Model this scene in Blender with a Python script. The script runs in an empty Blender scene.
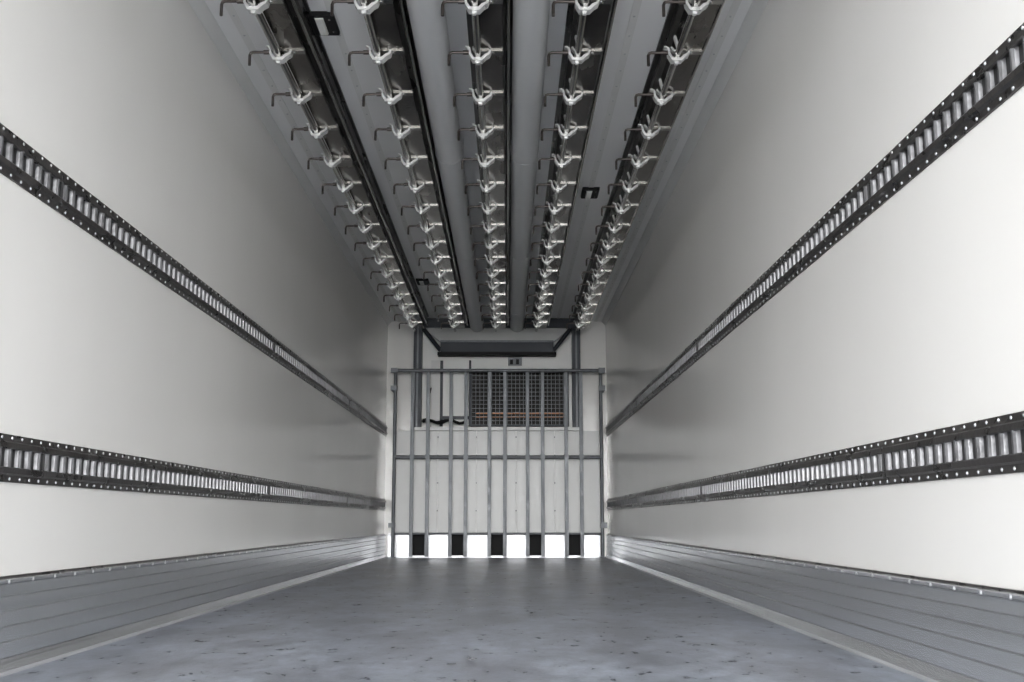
import bpy, math, random
from mathutils import Vector, Matrix
random.seed(3)
XL,XR=-1.358,1.102
H=2.616
YB=12.25      # front bulkhead
Y0=-.7        # open rear edge of the trailer
CAMZ=0.40
sc=bpy.context.scene

# ---------------- materials ----------------
def mat(name,col,rough=.5,metal=0.0,bump=0.0,bscale=20,var=0.0,vscale=(3,3,3),rvar=0.0,spec=.5,col2=None,detail=5):
    m=bpy.data.materials.new(name); m.use_nodes=True
    nt=m.node_tree; N=nt.nodes; L=nt.links
    b=N['Principled BSDF']
    b.inputs['Roughness'].default_value=rough; b.inputs['Metallic'].default_value=metal
    b.inputs['Specular IOR Level'].default_value=spec
    tc=N.new('ShaderNodeTexCoord'); mp=N.new('ShaderNodeMapping'); mp.inputs['Scale'].default_value=vscale
    L.new(tc.outputs['Object'],mp.inputs['Vector'])
    nz=N.new('ShaderNodeTexNoise'); nz.inputs['Scale'].default_value=1; nz.inputs['Detail'].default_value=detail
    L.new(mp.outputs['Vector'],nz.inputs['Vector'])
    cr=N.new('ShaderNodeValToRGB'); cr.color_ramp.elements[0].position=.3; cr.color_ramp.elements[1].position=.7
    c2=col2 if col2 else tuple(c*(1-var) for c in col)
    cr.color_ramp.elements[0].color=(*c2,1); cr.color_ramp.elements[1].color=(*col,1)
    L.new(nz.outputs['Fac'],cr.inputs['Fac']); L.new(cr.outputs['Color'],b.inputs['Base Color'])
    if rvar:
        mr=N.new('ShaderNodeMapRange'); mr.inputs['From Min'].default_value=.3; mr.inputs['From Max'].default_value=.7
        mr.inputs['To Min'].default_value=max(.03,rough-rvar); mr.inputs['To Max'].default_value=rough+rvar
        L.new(nz.outputs['Fac'],mr.inputs['Value']); L.new(mr.outputs['Result'],b.inputs['Roughness'])
    if bump:
        n2=N.new('ShaderNodeTexNoise'); n2.inputs['Scale'].default_value=bscale; n2.inputs['Detail'].default_value=3
        L.new(tc.outputs['Object'],n2.inputs['Vector'])
        bp=N.new('ShaderNodeBump'); bp.inputs['Strength'].default_value=bump; bp.inputs['Distance'].default_value=.01
        L.new(n2.outputs['Fac'],bp.inputs['Height']); L.new(bp.outputs['Normal'],b.inputs['Normal'])
    return m
M_wall=mat('grp_white_wall',(.84,.825,.80),.18,0,.0,6,.05,(1,1.2,.35),.0,detail=4)
M_ceil=mat('grp_ceiling',(.85,.85,.855),.35,0,.0,8,.03,(2,.5,2),0)
M_alu=mat('aluminium_kickplate',(.74,.755,.78),.22,.8,.0,60,.16,(3,.7,60),.05)
M_groove=mat('kickplate_groove',(.30,.305,.32),.4,.6,.0,60,.1,(3,.5,60),.05)
M_aluL=mat('aluminium_light',(.56,.57,.59),.38,.5,.03,60,.15,(6,3,40),.06)
M_track=mat('galvanised_track_dark',(.15,.142,.138),.33,.8,.1,70,.5,(14,14,14),.12)
M_rung=mat('galvanised_rung',(.24,.24,.25),.40,.6,.1,70,.5,(20,14,20),.1)
M_beam=mat('rail_beam_stainless',(.20,.185,.17),.22,.95,.05,50,.5,(8,2,8),.1)
M_beamd=mat('dark_beam',(.05,.047,.045),.3,.6,.05,50,.3,(8,2,8),.1)
M_chrome=mat('rail_tube_steel',(.50,.49,.47),.18,1,.03,50,.3,(9,3,9),.08)
M_cast=mat('cast_bracket',(.76,.76,.75),.32,.3,.1,60,.25,(20,20,20),.1)
M_pin=mat('pin_steel',(.10,.085,.08),.35,.8,.1,80,.3,(30,30,30),.1)
M_duct=mat('duct_grey',(.58,.59,.605),.35,.1,.0,12,.06,(3,.6,3),0)
M_galv=mat('galvanised_gate',(.17,.18,.195),.45,.3,.1,90,.35,(25,25,12),.1)
M_panel=mat('bulkhead_panel',(.57,.575,.57),.4,.1,.02,20,.05,(3,3,2),0)
M_white=mat('unit_white',(.86,.86,.84),.35,0,.02,20,.05,(4,4,4),0)
M_grey=mat('unit_frame_grey',(.035,.039,.048),.45,.2,.03,20,.2,(4,4,4),.05,spec=.3)
M_black=mat('black_rubber_and_shade',(.010,.010,.011),.6,0,.05,40,.2,(5,5,5),spec=.2)  # hoses and lamp housings; also painted-in dark of the bulkhead openings
M_slot=mat('slot_backing',(.022,.022,.023),.5,0.2,.05,40,.2,(5,5,5))
M_copper=mat('copper_pipe',(.40,.19,.10),.35,.9,.03,40,.3,(15,15,15),.1)
M_coil=mat('coil_fins',(.012,.010,.009),.5,.0,.2,60,.5,(40,6,40),spec=.2)
M_seam=mat('sealant_white',(.74,.74,.73),.4,0,.03,30,.05)
M_lens=mat('lamp_lens',(.9,.9,.86),.15,0,.02,50,.03)
M_ground=mat('concrete_ground',(.55,.55,.54),.8,0,.2,8,.15,(1,1,1))

def floor_mat():
    m=bpy.data.materials.new('antislip_floor'); m.use_nodes=True
    nt=m.node_tree; N=nt.nodes; L=nt.links; b=N['Principled BSDF']
    tc=N.new('ShaderNodeTexCoord')
    def noise(s,d,scl=(1,1,1),rough=.5):
        mp=N.new('ShaderNodeMapping'); mp.inputs['Scale'].default_value=scl
        L.new(tc.outputs['Object'],mp.inputs['Vector'])
        n=N.new('ShaderNodeTexNoise'); n.inputs['Scale'].default_value=s; n.inputs['Detail'].default_value=d; n.inputs['Roughness'].default_value=rough
        L.new(mp.outputs['Vector'],n.inputs['Vector']); return n
    n1=noise(16,9,(1,.55,1),.7); n2=noise(2.6,6,(1.5,.7,1),.6); n3=noise(90,3)
    cr=N.new('ShaderNodeValToRGB'); e=cr.color_ramp.elements
    e[0].position=.30; e[0].color=(.11,.122,.145,1); e[1].position=.70; e[1].color=(.37,.405,.475,1)
    L.new(n1.outputs['Fac'],cr.inputs['Fac'])
    mx=N.new('ShaderNodeMix'); mx.data_type='RGBA'; mx.blend_type='MULTIPLY'; mx.inputs['Factor'].default_value=.9
    c2=N.new('ShaderNodeValToRGB'); c2.color_ramp.elements[0].position=.38; c2.color_ramp.elements[0].color=(.62,.59,.58,1)
    c2.color_ramp.elements[1].position=.6; c2.color_ramp.elements[1].color=(1,1,1,1)
    L.new(n2.outputs['Fac'],c2.inputs['Fac'])
    L.new(cr.outputs['Color'],mx.inputs['A']); L.new(c2.outputs['Color'],mx.inputs['B'])
    L.new(mx.outputs['Result'],b.inputs['Base Color'])
    mr=N.new('ShaderNodeMapRange'); mr.inputs['To Min'].default_value=.16; mr.inputs['To Max'].default_value=.46
    L.new(n1.outputs['Fac'],mr.inputs['Value']); L.new(mr.outputs['Result'],b.inputs['Roughness'])
    ad=N.new('ShaderNodeMath'); ad.operation='ADD'; L.new(n1.outputs['Fac'],ad.inputs[0]); L.new(n3.outputs['Fac'],ad.inputs[1])
    bp=N.new('ShaderNodeBump'); bp.inputs['Strength'].default_value=.2; bp.inputs['Distance'].default_value=.01
    L.new(ad.outputs['Value'],bp.inputs['Height']); L.new(bp.outputs['Normal'],b.inputs['Normal'])
    return m
M_floor=floor_mat()

# ---------------- mesh builder ----------------
class B:
    def __init__(s): s.v=[];s.f=[];s.m=[];s.sm=[];s.mats=[]
    def mi(s,m):
        if m not in s.mats: s.mats.append(m)
        return s.mats.index(m)
    def add(s,vs,fs,m,smooth=False):
        o=len(s.v); s.v+= [tuple(v) for v in vs]; k=s.mi(m)
        for f in fs: s.f.append(tuple(i+o for i in f)); s.m.append(k); s.sm.append(smooth)
    def box(s,x0,x1,y0,y1,z0,z1,m):
        s.add([(x0,y0,z0),(x1,y0,z0),(x1,y1,z0),(x0,y1,z0),(x0,y0,z1),(x1,y0,z1),(x1,y1,z1),(x0,y1,z1)],
              [(0,3,2,1),(4,5,6,7),(0,1,5,4),(1,2,6,5),(2,3,7,6),(3,0,4,7)],m)
    def cyl(s,p,q,r,m,n=10,r2=None,caps=True):
        p=Vector(p);q=Vector(q);d=(q-p).normalized()
        a=d.cross(Vector((0,0,1)) if abs(d.z)<.9 else Vector((1,0,0))).normalized(); c=d.cross(a)
        r2=r if r2 is None else r2; vs=[]
        for i in range(n):
            t=2*math.pi*i/n; w=a*math.cos(t)+c*math.sin(t); vs.append(p+w*r)
        for i in range(n):
            t=2*math.pi*i/n; w=a*math.cos(t)+c*math.sin(t); vs.append(q+w*r2)
        s.add(vs,[(i,(i+1)%n,n+(i+1)%n,n+i) for i in range(n)],m,True)
        if caps: s.add(vs,[tuple(range(n-1,-1,-1)),tuple(range(n,2*n))],m)
    def tube(s,pts,r,m,n=8):
        P=[Vector(p) for p in pts]; rings=[]
        prev=None
        for i,p in enumerate(P):
            d=(P[min(i+1,len(P)-1)]-P[max(i-1,0)]).normalized()
            if prev is None: a=d.cross(Vector((0,0,1)) if abs(d.z)<.9 else Vector((0,1,0))).normalized()
            else: a=(prev-d*prev.dot(d)).normalized()
            prev=a; c=d.cross(a)
            rings+=[p+(a*math.cos(2*math.pi*k/n)+c*math.sin(2*math.pi*k/n))*r for k in range(n)]
        fs=[]
        for i in range(len(P)-1):
            for k in range(n): fs.append((i*n+k,i*n+(k+1)%n,(i+1)*n+(k+1)%n,(i+1)*n+k))
        s.add(rings,fs,m,True)
        L=len(P)-1
        s.add(rings,[tuple(range(n-1,-1,-1)),tuple(range(L*n,L*n+n))],m)
    def prof_y(s,pts,y0,y1,m,smooth=False):
        n=len(pts)
        vs=[(x,y0,z) for x,z in pts]+[(x,y1,z) for x,z in pts]
        s.add(vs,[(i,(i+1)%n,n+(i+1)%n,n+i) for i in range(n)]+[tuple(range(n-1,-1,-1)),tuple(range(n,2*n))],m,smooth)
    def strip_y(s,pts,t,y0,y1,m):
        n=len(pts); L=[];R=[]
        for i,p in enumerate(pts):
            a=Vector(pts[max(i-1,0)]);b=Vector(pts[min(i+1,n-1)]);d=(b-a).normalized();nn=Vector((-d.y,d.x))
            tt=t[i] if isinstance(t,(list,tuple)) else t
            L.append(Vector(p)+nn*tt/2);R.append(Vector(p)-nn*tt/2)
        for i in range(n-1):
            q=[L[i],L[i+1],R[i+1],R[i]]
            s.prof_y([(v.x,v.y) for v in q],y0,y1,m)
    def dome(s,c,nrm,r,m):
        c=Vector(c);s.cyl(c,c+Vector(nrm)*r*.35,r,m,8,r2=r*.8,caps=False); s.cyl(c+Vector(nrm)*r*.35,c+Vector(nrm)*r*.6,r*.8,m,8,r2=r*.3)
    def make(s,name,recalc=True,parent=None):
        me=bpy.data.meshes.new(name); me.from_pydata(s.v,[],s.f)
        for m in s.mats: me.materials.append(m)
        me.polygons.foreach_set('material_index',s.m); me.polygons.foreach_set('use_smooth',s.sm); me.update()
        if recalc:
            import bmesh
            bm=bmesh.new(); bm.from_mesh(me); bmesh.ops.recalc_face_normals(bm,faces=bm.faces[:]); bm.to_mesh(me); bm.free()
        o=bpy.data.objects.new(name,me); sc.collection.objects.link(o)
        if parent: o.parent=parent
        return o

# ---------------- shell ----------------
T=.07
b=B(); b.box(XL-T,XR+T,Y0,YB+T,-.12,0,M_floor); b.make('floor')
b=B(); b.box(XL-T,XR+T,Y0,YB+T,H,H+T,M_ceil); b.make('ceiling')
b=B(); b.box(XL-T,XL,Y0,YB+T,0,H,M_wall); b.make('wall_left')
b=B(); b.box(XR,XR+T,Y0,YB+T,0,H,M_wall); b.make('wall_right')
b=B(); b.box(XL,XR,YB,YB+T,0,H,M_wall); b.make('wall_front')
b=B(); b.box(-40,40,-60,40,-1.3,-1.25,M_ground); b.make('ground')

for nm,x,sg in (('trim_1',XL,1),('trim_2',XR,-1)):
    b=B(); b.prof_y([(x,H),(x+sg*.045,H),(x+sg*.04,H-.008),(x+sg*.008,H-.04),(x,H-.045)],Y0,YB,M_seam); b.make(nm)

# kick plates
KH=.245
for nm,x,sg in (('baseboard_left',XL,1),('baseboard_right',XR,-1)):
    b=B()
    def X(d): return x+sg*d
    b.prof_y([(X(0),0),(X(.020),0),(X(.020),KH-.012),(X(0),KH-.012)],Y0,YB,M_groove)
    b.prof_y([(X(d),z) for d,z in [(0,0),(.038,0),(.034,.010),(.027,.024),(.024,.036),(.018,.036),(.0,.03)]],Y0,YB,M_alu)
    for z0,z1 in ((.0385,.079),(.0815,.119),(.1215,.159),(.1615,.197),(.1995,.231)):
        b.prof_y([(X(d),z) for d,z in [(.010,z0),(.022,z0),(.024,z0+.002),(.024,z1-.002),(.022,z1),(.010,z1)]],Y0,YB,M_alu)
    b.prof_y([(X(d),z) for d,z in [(0,KH-.012),(.022,KH-.012),(.030,KH-.010),(.030,KH-.002),(.012,KH),(0,KH)]],Y0,YB,M_alu)
    b.box(min(X(0),X(.010)),max(X(0),X(.010)),Y0,YB,KH,KH+.006,M_track)
    y=Y0+.1
    while y<YB-.1:
        b.dome((X(.029),y,KH-.007),(sg,0,0),.006,M_aluL); y+=.15
    b.prof_y([(X(.036),.0),(X(.050),.0),(X(.048),.003),(X(.036),.006)],Y0,YB,M_aluL)
    b.make(nm)
b=B()
b.box(XL+.05,-1.27,YB-.03,YB,.0,.25,M_aluL); b.box(1.02,XR-.05,YB-.03,YB,.0,.25,M_aluL)
for z in (.06,.11,.16,.21):
    b.box(XL+.05,-1.27,YB-.036,YB-.03,z,z+.02,M_aluL); b.box(1.02,XR-.05,YB-.036,YB-.03,z,z+.02,M_aluL)
b.make('baseboard_front')

# ---------------- lashing tracks ----------------
def track(x,sg,zc,name):
    b=B(); h=.064
    def bx(d0,d1,y0,y1,z0,z1,m): b.box(min(x+sg*d0,x+sg*d1),max(x+sg*d0,x+sg*d1),y0,y1,z0,z1,m)
    bx(0,.003,Y0,YB,zc-h,zc+h,M_slot)
    for s_ in (1,-1):
        p=[(0,h),(.006,h),(.007,h-.018),(.016,h-.023),(.018,h-.036),(.015,h-.040),(.002,h-.036)]
        b.prof_y([(x+sg*d,zc+s_*z) for d,z in p],Y0,YB,M_track)
    y=Y0+.03; P=.062
    while y<YB-.03:
        p=[(y-.012,.003),(y-.010,.012),(y-.004,.0165),(y+.004,.0165),(y+.010,.012),(y+.012,.003)]
        n=len(p)
        vs=[(x+sg*d,yy,zc-.029) for yy,d in p]+[(x+sg*d,yy,zc+.029) for yy,d in p]
        b.add(vs,[(k,(k+1)%n,n+(k+1)%n,n+k) for k in range(n)],M_rung)
        for s_ in (1,-1): b.dome((x+sg*.0065,y+.02,zc+s_*(h-.009)),(sg,0,0),.005,M_aluL)
        y+=P
    y=3.2
    while y<YB:
        bx(.003,.0175,y-.002,y+.002,zc-h+.02,zc+h-.02,M_slot)
        y+=3.05
    b.make(name)
for x,sg in ((XL,1),(XR,-1)):
    for zc in (.565,1.38): track(x,sg,zc,'cargo_lashing_track')

# ---------------- ceiling hook rails ----------------
def hook_rail(xc):
    b=B(); ye=YB-.35; ys=Y0+.1
    b.box(xc-.055,xc+.15,ys,ye,H-.012,H,M_beamd)
    b.prof_y([(xc+.012,H-.012),(xc+.012,H-.125),(xc+.004,H-.130),(xc+.004,H-.142),(xc+.104,H-.142),(xc+.104,H-.130),(xc+.096,H-.125),(xc+.096,H-.012)],ys,ye,M_beam)
    b.prof_y([(xc+.096,H-.012),(xc+.135,H-.012),(xc+.135,H-.06),(xc+.115,H-.085),(xc+.096,H-.085)],ys,ye,M_beamd)
    b.prof_y([(xc+.012,H-.012),(xc-.03,H-.012),(xc-.03,H-.05),(xc-.01,H-.07),(xc+.012,H-.07)],ys,ye,M_beamd)
    b.cyl((xc-.005,ys,H-.165),(xc-.005,ye,H-.165),.015,M_chrome,12)
    b.cyl((xc+.128,ys,H-.10),(xc+.128,ye,H-.10),.009,M_chrome,8)
    y=4.66-.49*10
    zt=H-.165
    while y<ye-.05:
        b.box(xc+.0,xc+.108,y-.018,y+.018,H-.149,H-.128,M_chrome)
        pts=[(xc-.044,zt+.034),(xc-.040,zt+.004),(xc-.026,zt-.020),(xc+.012,zt-.020),(xc+.028,zt-.004),(xc+.044,zt+.004),(xc+.050,zt+.022)]
        b.strip_y(pts,[.008,.011,.014,.015,.013,.011,.009],y-.022,y+.022,M_cast)
        b.strip_y([(xc-.044,zt+.032),(xc-.053,zt+.040),(xc-.062,zt+.038)],.008,y-.016,y+.016,M_cast)
        b.prof_y([(xc-.018,zt-.024),(xc+.004,zt-.024),(xc+.0,zt-.038),(xc-.014,zt-.038)],y-.010,y+.010,M_cast)
        b.strip_y([(xc-.030,zt+.040),(xc-.018,zt+.022),(xc-.004,zt+.022),(xc+.004,zt+.038),(xc-.006,zt+.070),(xc-.012,zt+.095)],[.008,.010,.011,.010,.010,.009],y-.014,y+.014,M_cast)
        yy=y-.012
        b.cyl((xc-.035,yy,zt+.012),(xc-.072,yy,zt+.012),.010,M_pin,10)
        b.tube([(xc-.05,yy,zt+.012),(xc-.120,yy,zt+.012),(xc-.130,yy,zt+.008),(xc-.134,yy,zt-.002),(xc-.134,yy,zt-.050)],.0066,M_pin,8)
        b.dome((xc+.06,y,H-.149),(0,0,-1),.011,M_chrome)
        y+=.49
    b.make('meat_hook_rail')
for xc in (-1.02,-.575,-.13,.315,.76): hook_rail(xc)

for xc in (-.345,.098):
    b=B(); b.cyl((xc,Y0+.15,H-.085),(xc,YB-.25,H-.085),.078,M_duct,40)
    for y in (.2,2.2,6.2,8.6,11.0):
        pts=[(xc+math.cos(a)*.0805,H-.085+math.sin(a)*.0805) for a in [math.pi*(1+k/14) for k in range(15)]]
        b.strip_y([(xc-.081,H)]+pts+[(xc+.081,H)],.002,y-.012,y+.012,M_duct)
    b.make('ceiling_air_duct')

for k,xs in enumerate((-.78,-1.22,.56,.99)):
    b=B(); b.box(xs-.018,xs+.018,Y0,YB,H-.003,H,M_seam)
    y=Y0+.1
    while y<YB-.1:
        b.dome((xs,y,H-.003),(0,0,-1),.006,M_aluL); y+=.2
    b.make('trim_%d'%(k+3))

def lamp(x,y):
    b=B(); w,l,h=.058,.10,.022
    b.prof_y([(x-w,H),(x-w,H-h+.006),(x-w+.006,H-h),(x+w-.006,H-h),(x+w,H-h+.006),(x+w,H)],y-l,y+l,M_black)
    b.prof_y([(x-.030,H-h),(x-.026,H-h-.008),(x+.006,H-h-.008),(x+.010,H-h)],y-l*.8,y+l*.8,M_lens)
    for s_ in (-1,1): b.dome((x+.035,y+s_*.06,H-h),(0,0,-1),.006,M_chrome)
    b.make('ceiling_lamp')
lamp(-.83,4.66); lamp(.56,7.25); lamp(-.80,10.1)

# ---------------- front bulkhead ----------------
def px(p): return (p-508)/89.8
def pz(p): return CAMZ+(520-p)/89.8
b=B(); yf=YB-.16
for a,c in ((414,422),(572,580)):
    b.box(px(a),px(c),yf-.03,YB,pz(432),pz(324),M_grey)
    b.box(px(a)+.035,px(c)-.035,yf-.036,yf-.03,pz(430),pz(328),M_galv)
b.box(px(422),px(572),YB-.05,YB-.001,pz(430),pz(324),M_white)
b.box(px(414),px(580),yf-.06,YB,pz(331),pz(320),M_grey)
x0,x1,x2,x3=px(424),px(570),px(441),px(553)
zA,zB=pz(331),pz(345)
ya,yb=YB-.20,YB-.23
b.add([(x0,ya,zA),(x1,ya,zA),(x3,yb,zB),(x2,yb,zB),(x0,ya+.1,zA),(x1,ya+.1,zA),(x3,yb+.1,zB),(x2,yb+.1,zB)],
      [(0,1,2,3),(4,7,6,5),(0,4,5,1),(1,5,6,2),(2,6,7,3),(3,7,4,0)],M_panel)
b.box(x2,x3,yb-.04,yb+.10,pz(356),pz(345),M_grey)
b.box(x2-.03,x3+.03,yb-.06,yb+.10,pz(359),pz(356),M_black)
b.box(x2,x3,yb-.06,yb-.04,pz(346),pz(344.5),M_galv)
for xa,xb in ((x0,x2),(x1,x3)):
    b.tube([(xa,ya,zA-.01),(xb,yb,pz(354))],.026,M_grey,6)
b.box(px(508),px(522),YB-.09,YB-.05,pz(367),pz(359),M_galv); b.box(px(510),px(513),YB-.11,YB-.09,pz(366),pz(361),M_black); b.box(px(516),px(519),YB-.11,YB-.09,pz(366),pz(361),M_black)
b.box(px(431),px(440),YB-.08,YB-.05,pz(424),pz(362),M_seam)
b.box(px(443),px(469),YB-.09,YB-.05,pz(418),pz(362),M_white)
b.box(px(440),px(443),YB-.075,YB-.05,pz(428),pz(362),M_grey)
b.box(px(469),px(471),YB-.10,YB-.05,pz(428),pz(362),M_grey)
b.box(px(443),px(469),YB-.095,YB-.05,pz(421),pz(418),M_grey)
gx0,gx1,gz0,gz1=px(472),px(567),pz(427),pz(374)
b.box(gx0,gx1,YB-.06,YB-.05,gz0,gz1,M_coil)
for i in range(40):
    xx=gx0+.02+(gx1-gx0-.04)*i/39; b.box(xx-.002,xx+.002,YB-.085,YB-.06,gz0+.02,gz1-.02,M_coil)
for z in (gz0+.09,gz0+.13): b.tube([(gx0+.04,YB-.095,z),(gx1-.05,YB-.095,z)],.009,M_copper,8)
b.tube([(gx1-.05,YB-.095,gz0+.09),(gx1-.02,YB-.095,gz0+.11),(gx1-.05,YB-.095,gz0+.13)],.009,M_copper,8)
for i in range(25):
    xx=gx0+(gx1-gx0)*i/24; b.box(xx-.0025,xx+.0025,YB-.135,YB-.129,gz0,gz1,M_galv)
for i in range(14):
    zz=gz0+(gz1-gz0)*i/13; b.box(gx0,gx1,YB-.139,YB-.135,zz-.0025,zz+.0025,M_galv)
for (a,c,d,e) in ((gx0-.015,gx0,gz0-.015,gz1+.015),(gx1,gx1+.015,gz0-.015,gz1+.015),(gx0,gx1,gz1,gz1+.015),(gx0,gx1,gz0-.015,gz0)):
    b.box(a,c,YB-.14,YB-.05,d,e,M_grey)
pts=[(px(424)+ (px(466)-px(424))*t/14, YB-.20+.03*math.sin(t*1.1), pz(427)+.03+.018*math.sin(t*.9)) for t in range(15)]
b.tube(pts,.016,M_black,8)
b.tube([(p[0],p[1]+.03,p[2]+.012*math.cos(i)+.01) for i,p in enumerate(pts[:11])],.012,M_black,8)
b.tube([(px(430),YB-.19,pz(425)),(px(428),YB-.17,pz(405)),(px(431),YB-.1,pz(390))],.010,M_black,8)
b.box(px(414),px(580),YB-.22,YB,pz(433),pz(430),M_panel)
b.make('refrigeration_unit')

b=B(); 
holes=[(412,427),(451,465),(489,504),(528,542),(567,581)]
yp=YB-.14
X0,X1=px(396),px(598)
b.box(X0,X1,yp,yp+.02,pz(533),pz(433),M_panel)
b.box(X0,X1,yp+.10,yp+.12,.0,pz(533),M_black)  # black sheet behind the air openings, their inner shade put into the colour
xs=X0
for a,c in holes+[(598,598)]:
    b.box(xs,px(a),yp-.01,yp+.02,.0,pz(533),M_aluL); xs=px(c)
b.box(X0,X1,yp-.012,yp+.02,.0,.02,M_aluL)
for a,c in holes:
    b.box(px(a)-.01,px(a),yp,yp+.10,.02,pz(533),M_black); b.box(px(c),px(c)+.01,yp,yp+.10,.02,pz(533),M_black)  # opening sides coloured black as shade, no rubber lining
b.box(X0,X1,yp,yp+.14,pz(533)-.01,pz(533),M_panel)
b.box(X0,X0+.02,yp+.02,YB,0,pz(433),M_panel); b.box(X1-.02,X1,yp+.02,YB,0,pz(433),M_panel)
for p in (439,477,516,554):
    b.box(px(p)-.006,px(p)+.006,yp-.004,yp,pz(533),pz(433),M_seam)
    for z in (.5,.8,1.1,1.3): b.dome((px(p),yp-.004,z),(0,-1,0),.008,M_galv)
b.make('bulkhead_panel')

b=B(); yg=YB-.27
ztop=pz(374.5)
sx=lambda p:(p-508)/89.8*.98
for p in (395,601):
    b.cyl((sx(p),yg,0),(sx(p),yg,ztop),.019,M_galv,12)
    b.box(sx(p)-.035,sx(p)+.035,yg-.035,yg+.035,0,.012,M_galv)
for z in (ztop,pz(459.5)):
    b.cyl((sx(395)-.015,yg,z),(sx(601)+.015,yg,z),.02,M_galv,12)
b.cyl((sx(395),yg,pz(533)),(sx(601),yg,pz(533)),.012,M_galv,10)
for p in (412.5,428,451,466,489.5,505,527.5,542.5,566,581):
    x=sx(p)
    b.box(x-.019,x+.019,yg-.012,yg+.012,.012,ztop-.01,M_galv)
    b.box(x-.024,x+.024,yg-.02,yg+.02,pz(459.5)-.028,pz(459.5)+.028,M_galv)
for z in (ztop,pz(392),pz(525)):
    b.box(sx(601)-.02,sx(601)+.05,yg-.03,yg+.03,z-.03,z+.03,M_galv)
    b.box(sx(395)-.05,sx(395)+.02,yg-.03,yg+.03,z-.025,z+.025,M_galv)
for s_ in (sx(395)-.04,sx(601)+.04):
    for z in (pz(392),pz(525)):
        b.box(s_-.012,s_+.012,yg,YB,z-.02,z+.02,M_galv)
b.make('bulkhead_gate')

# ---------------- light ----------------
w=bpy.data.worlds.new('World'); sc.world=w; w.use_nodes=True
nt=w.node_tree; bg=nt.nodes['Background']; bg.inputs['Color'].default_value=(.955,.98,1,1); bg.inputs['Strength'].default_value=11.2
s=bpy.data.lights.new('daylight','SUN'); s.energy=10.5; s.angle=math.radians(50); s.color=(1,.985,.965)
so=bpy.data.objects.new('daylight',s); sc.collection.objects.link(so)
so.rotation_euler=Vector((0.03,1,-.10)).to_track_quat('-Z','Y').to_euler(); so.location=(0,-5,4)

# ---------------- camera ----------------
f=1100
cam=bpy.data.cameras.new('camera'); cam.sensor_width=36; cam.lens=f/1024*36; cam.clip_start=.05; cam.clip_end=200
co=bpy.data.objects.new('camera',cam); sc.collection.objects.link(co); sc.camera=co
co.location=(0,0,CAMZ)
co.rotation_euler=(math.radians(90)+math.atan(179/f),0,-math.atan(4/f))
sc.view_settings.view_transform='Standard'; sc.view_settings.exposure=0.05
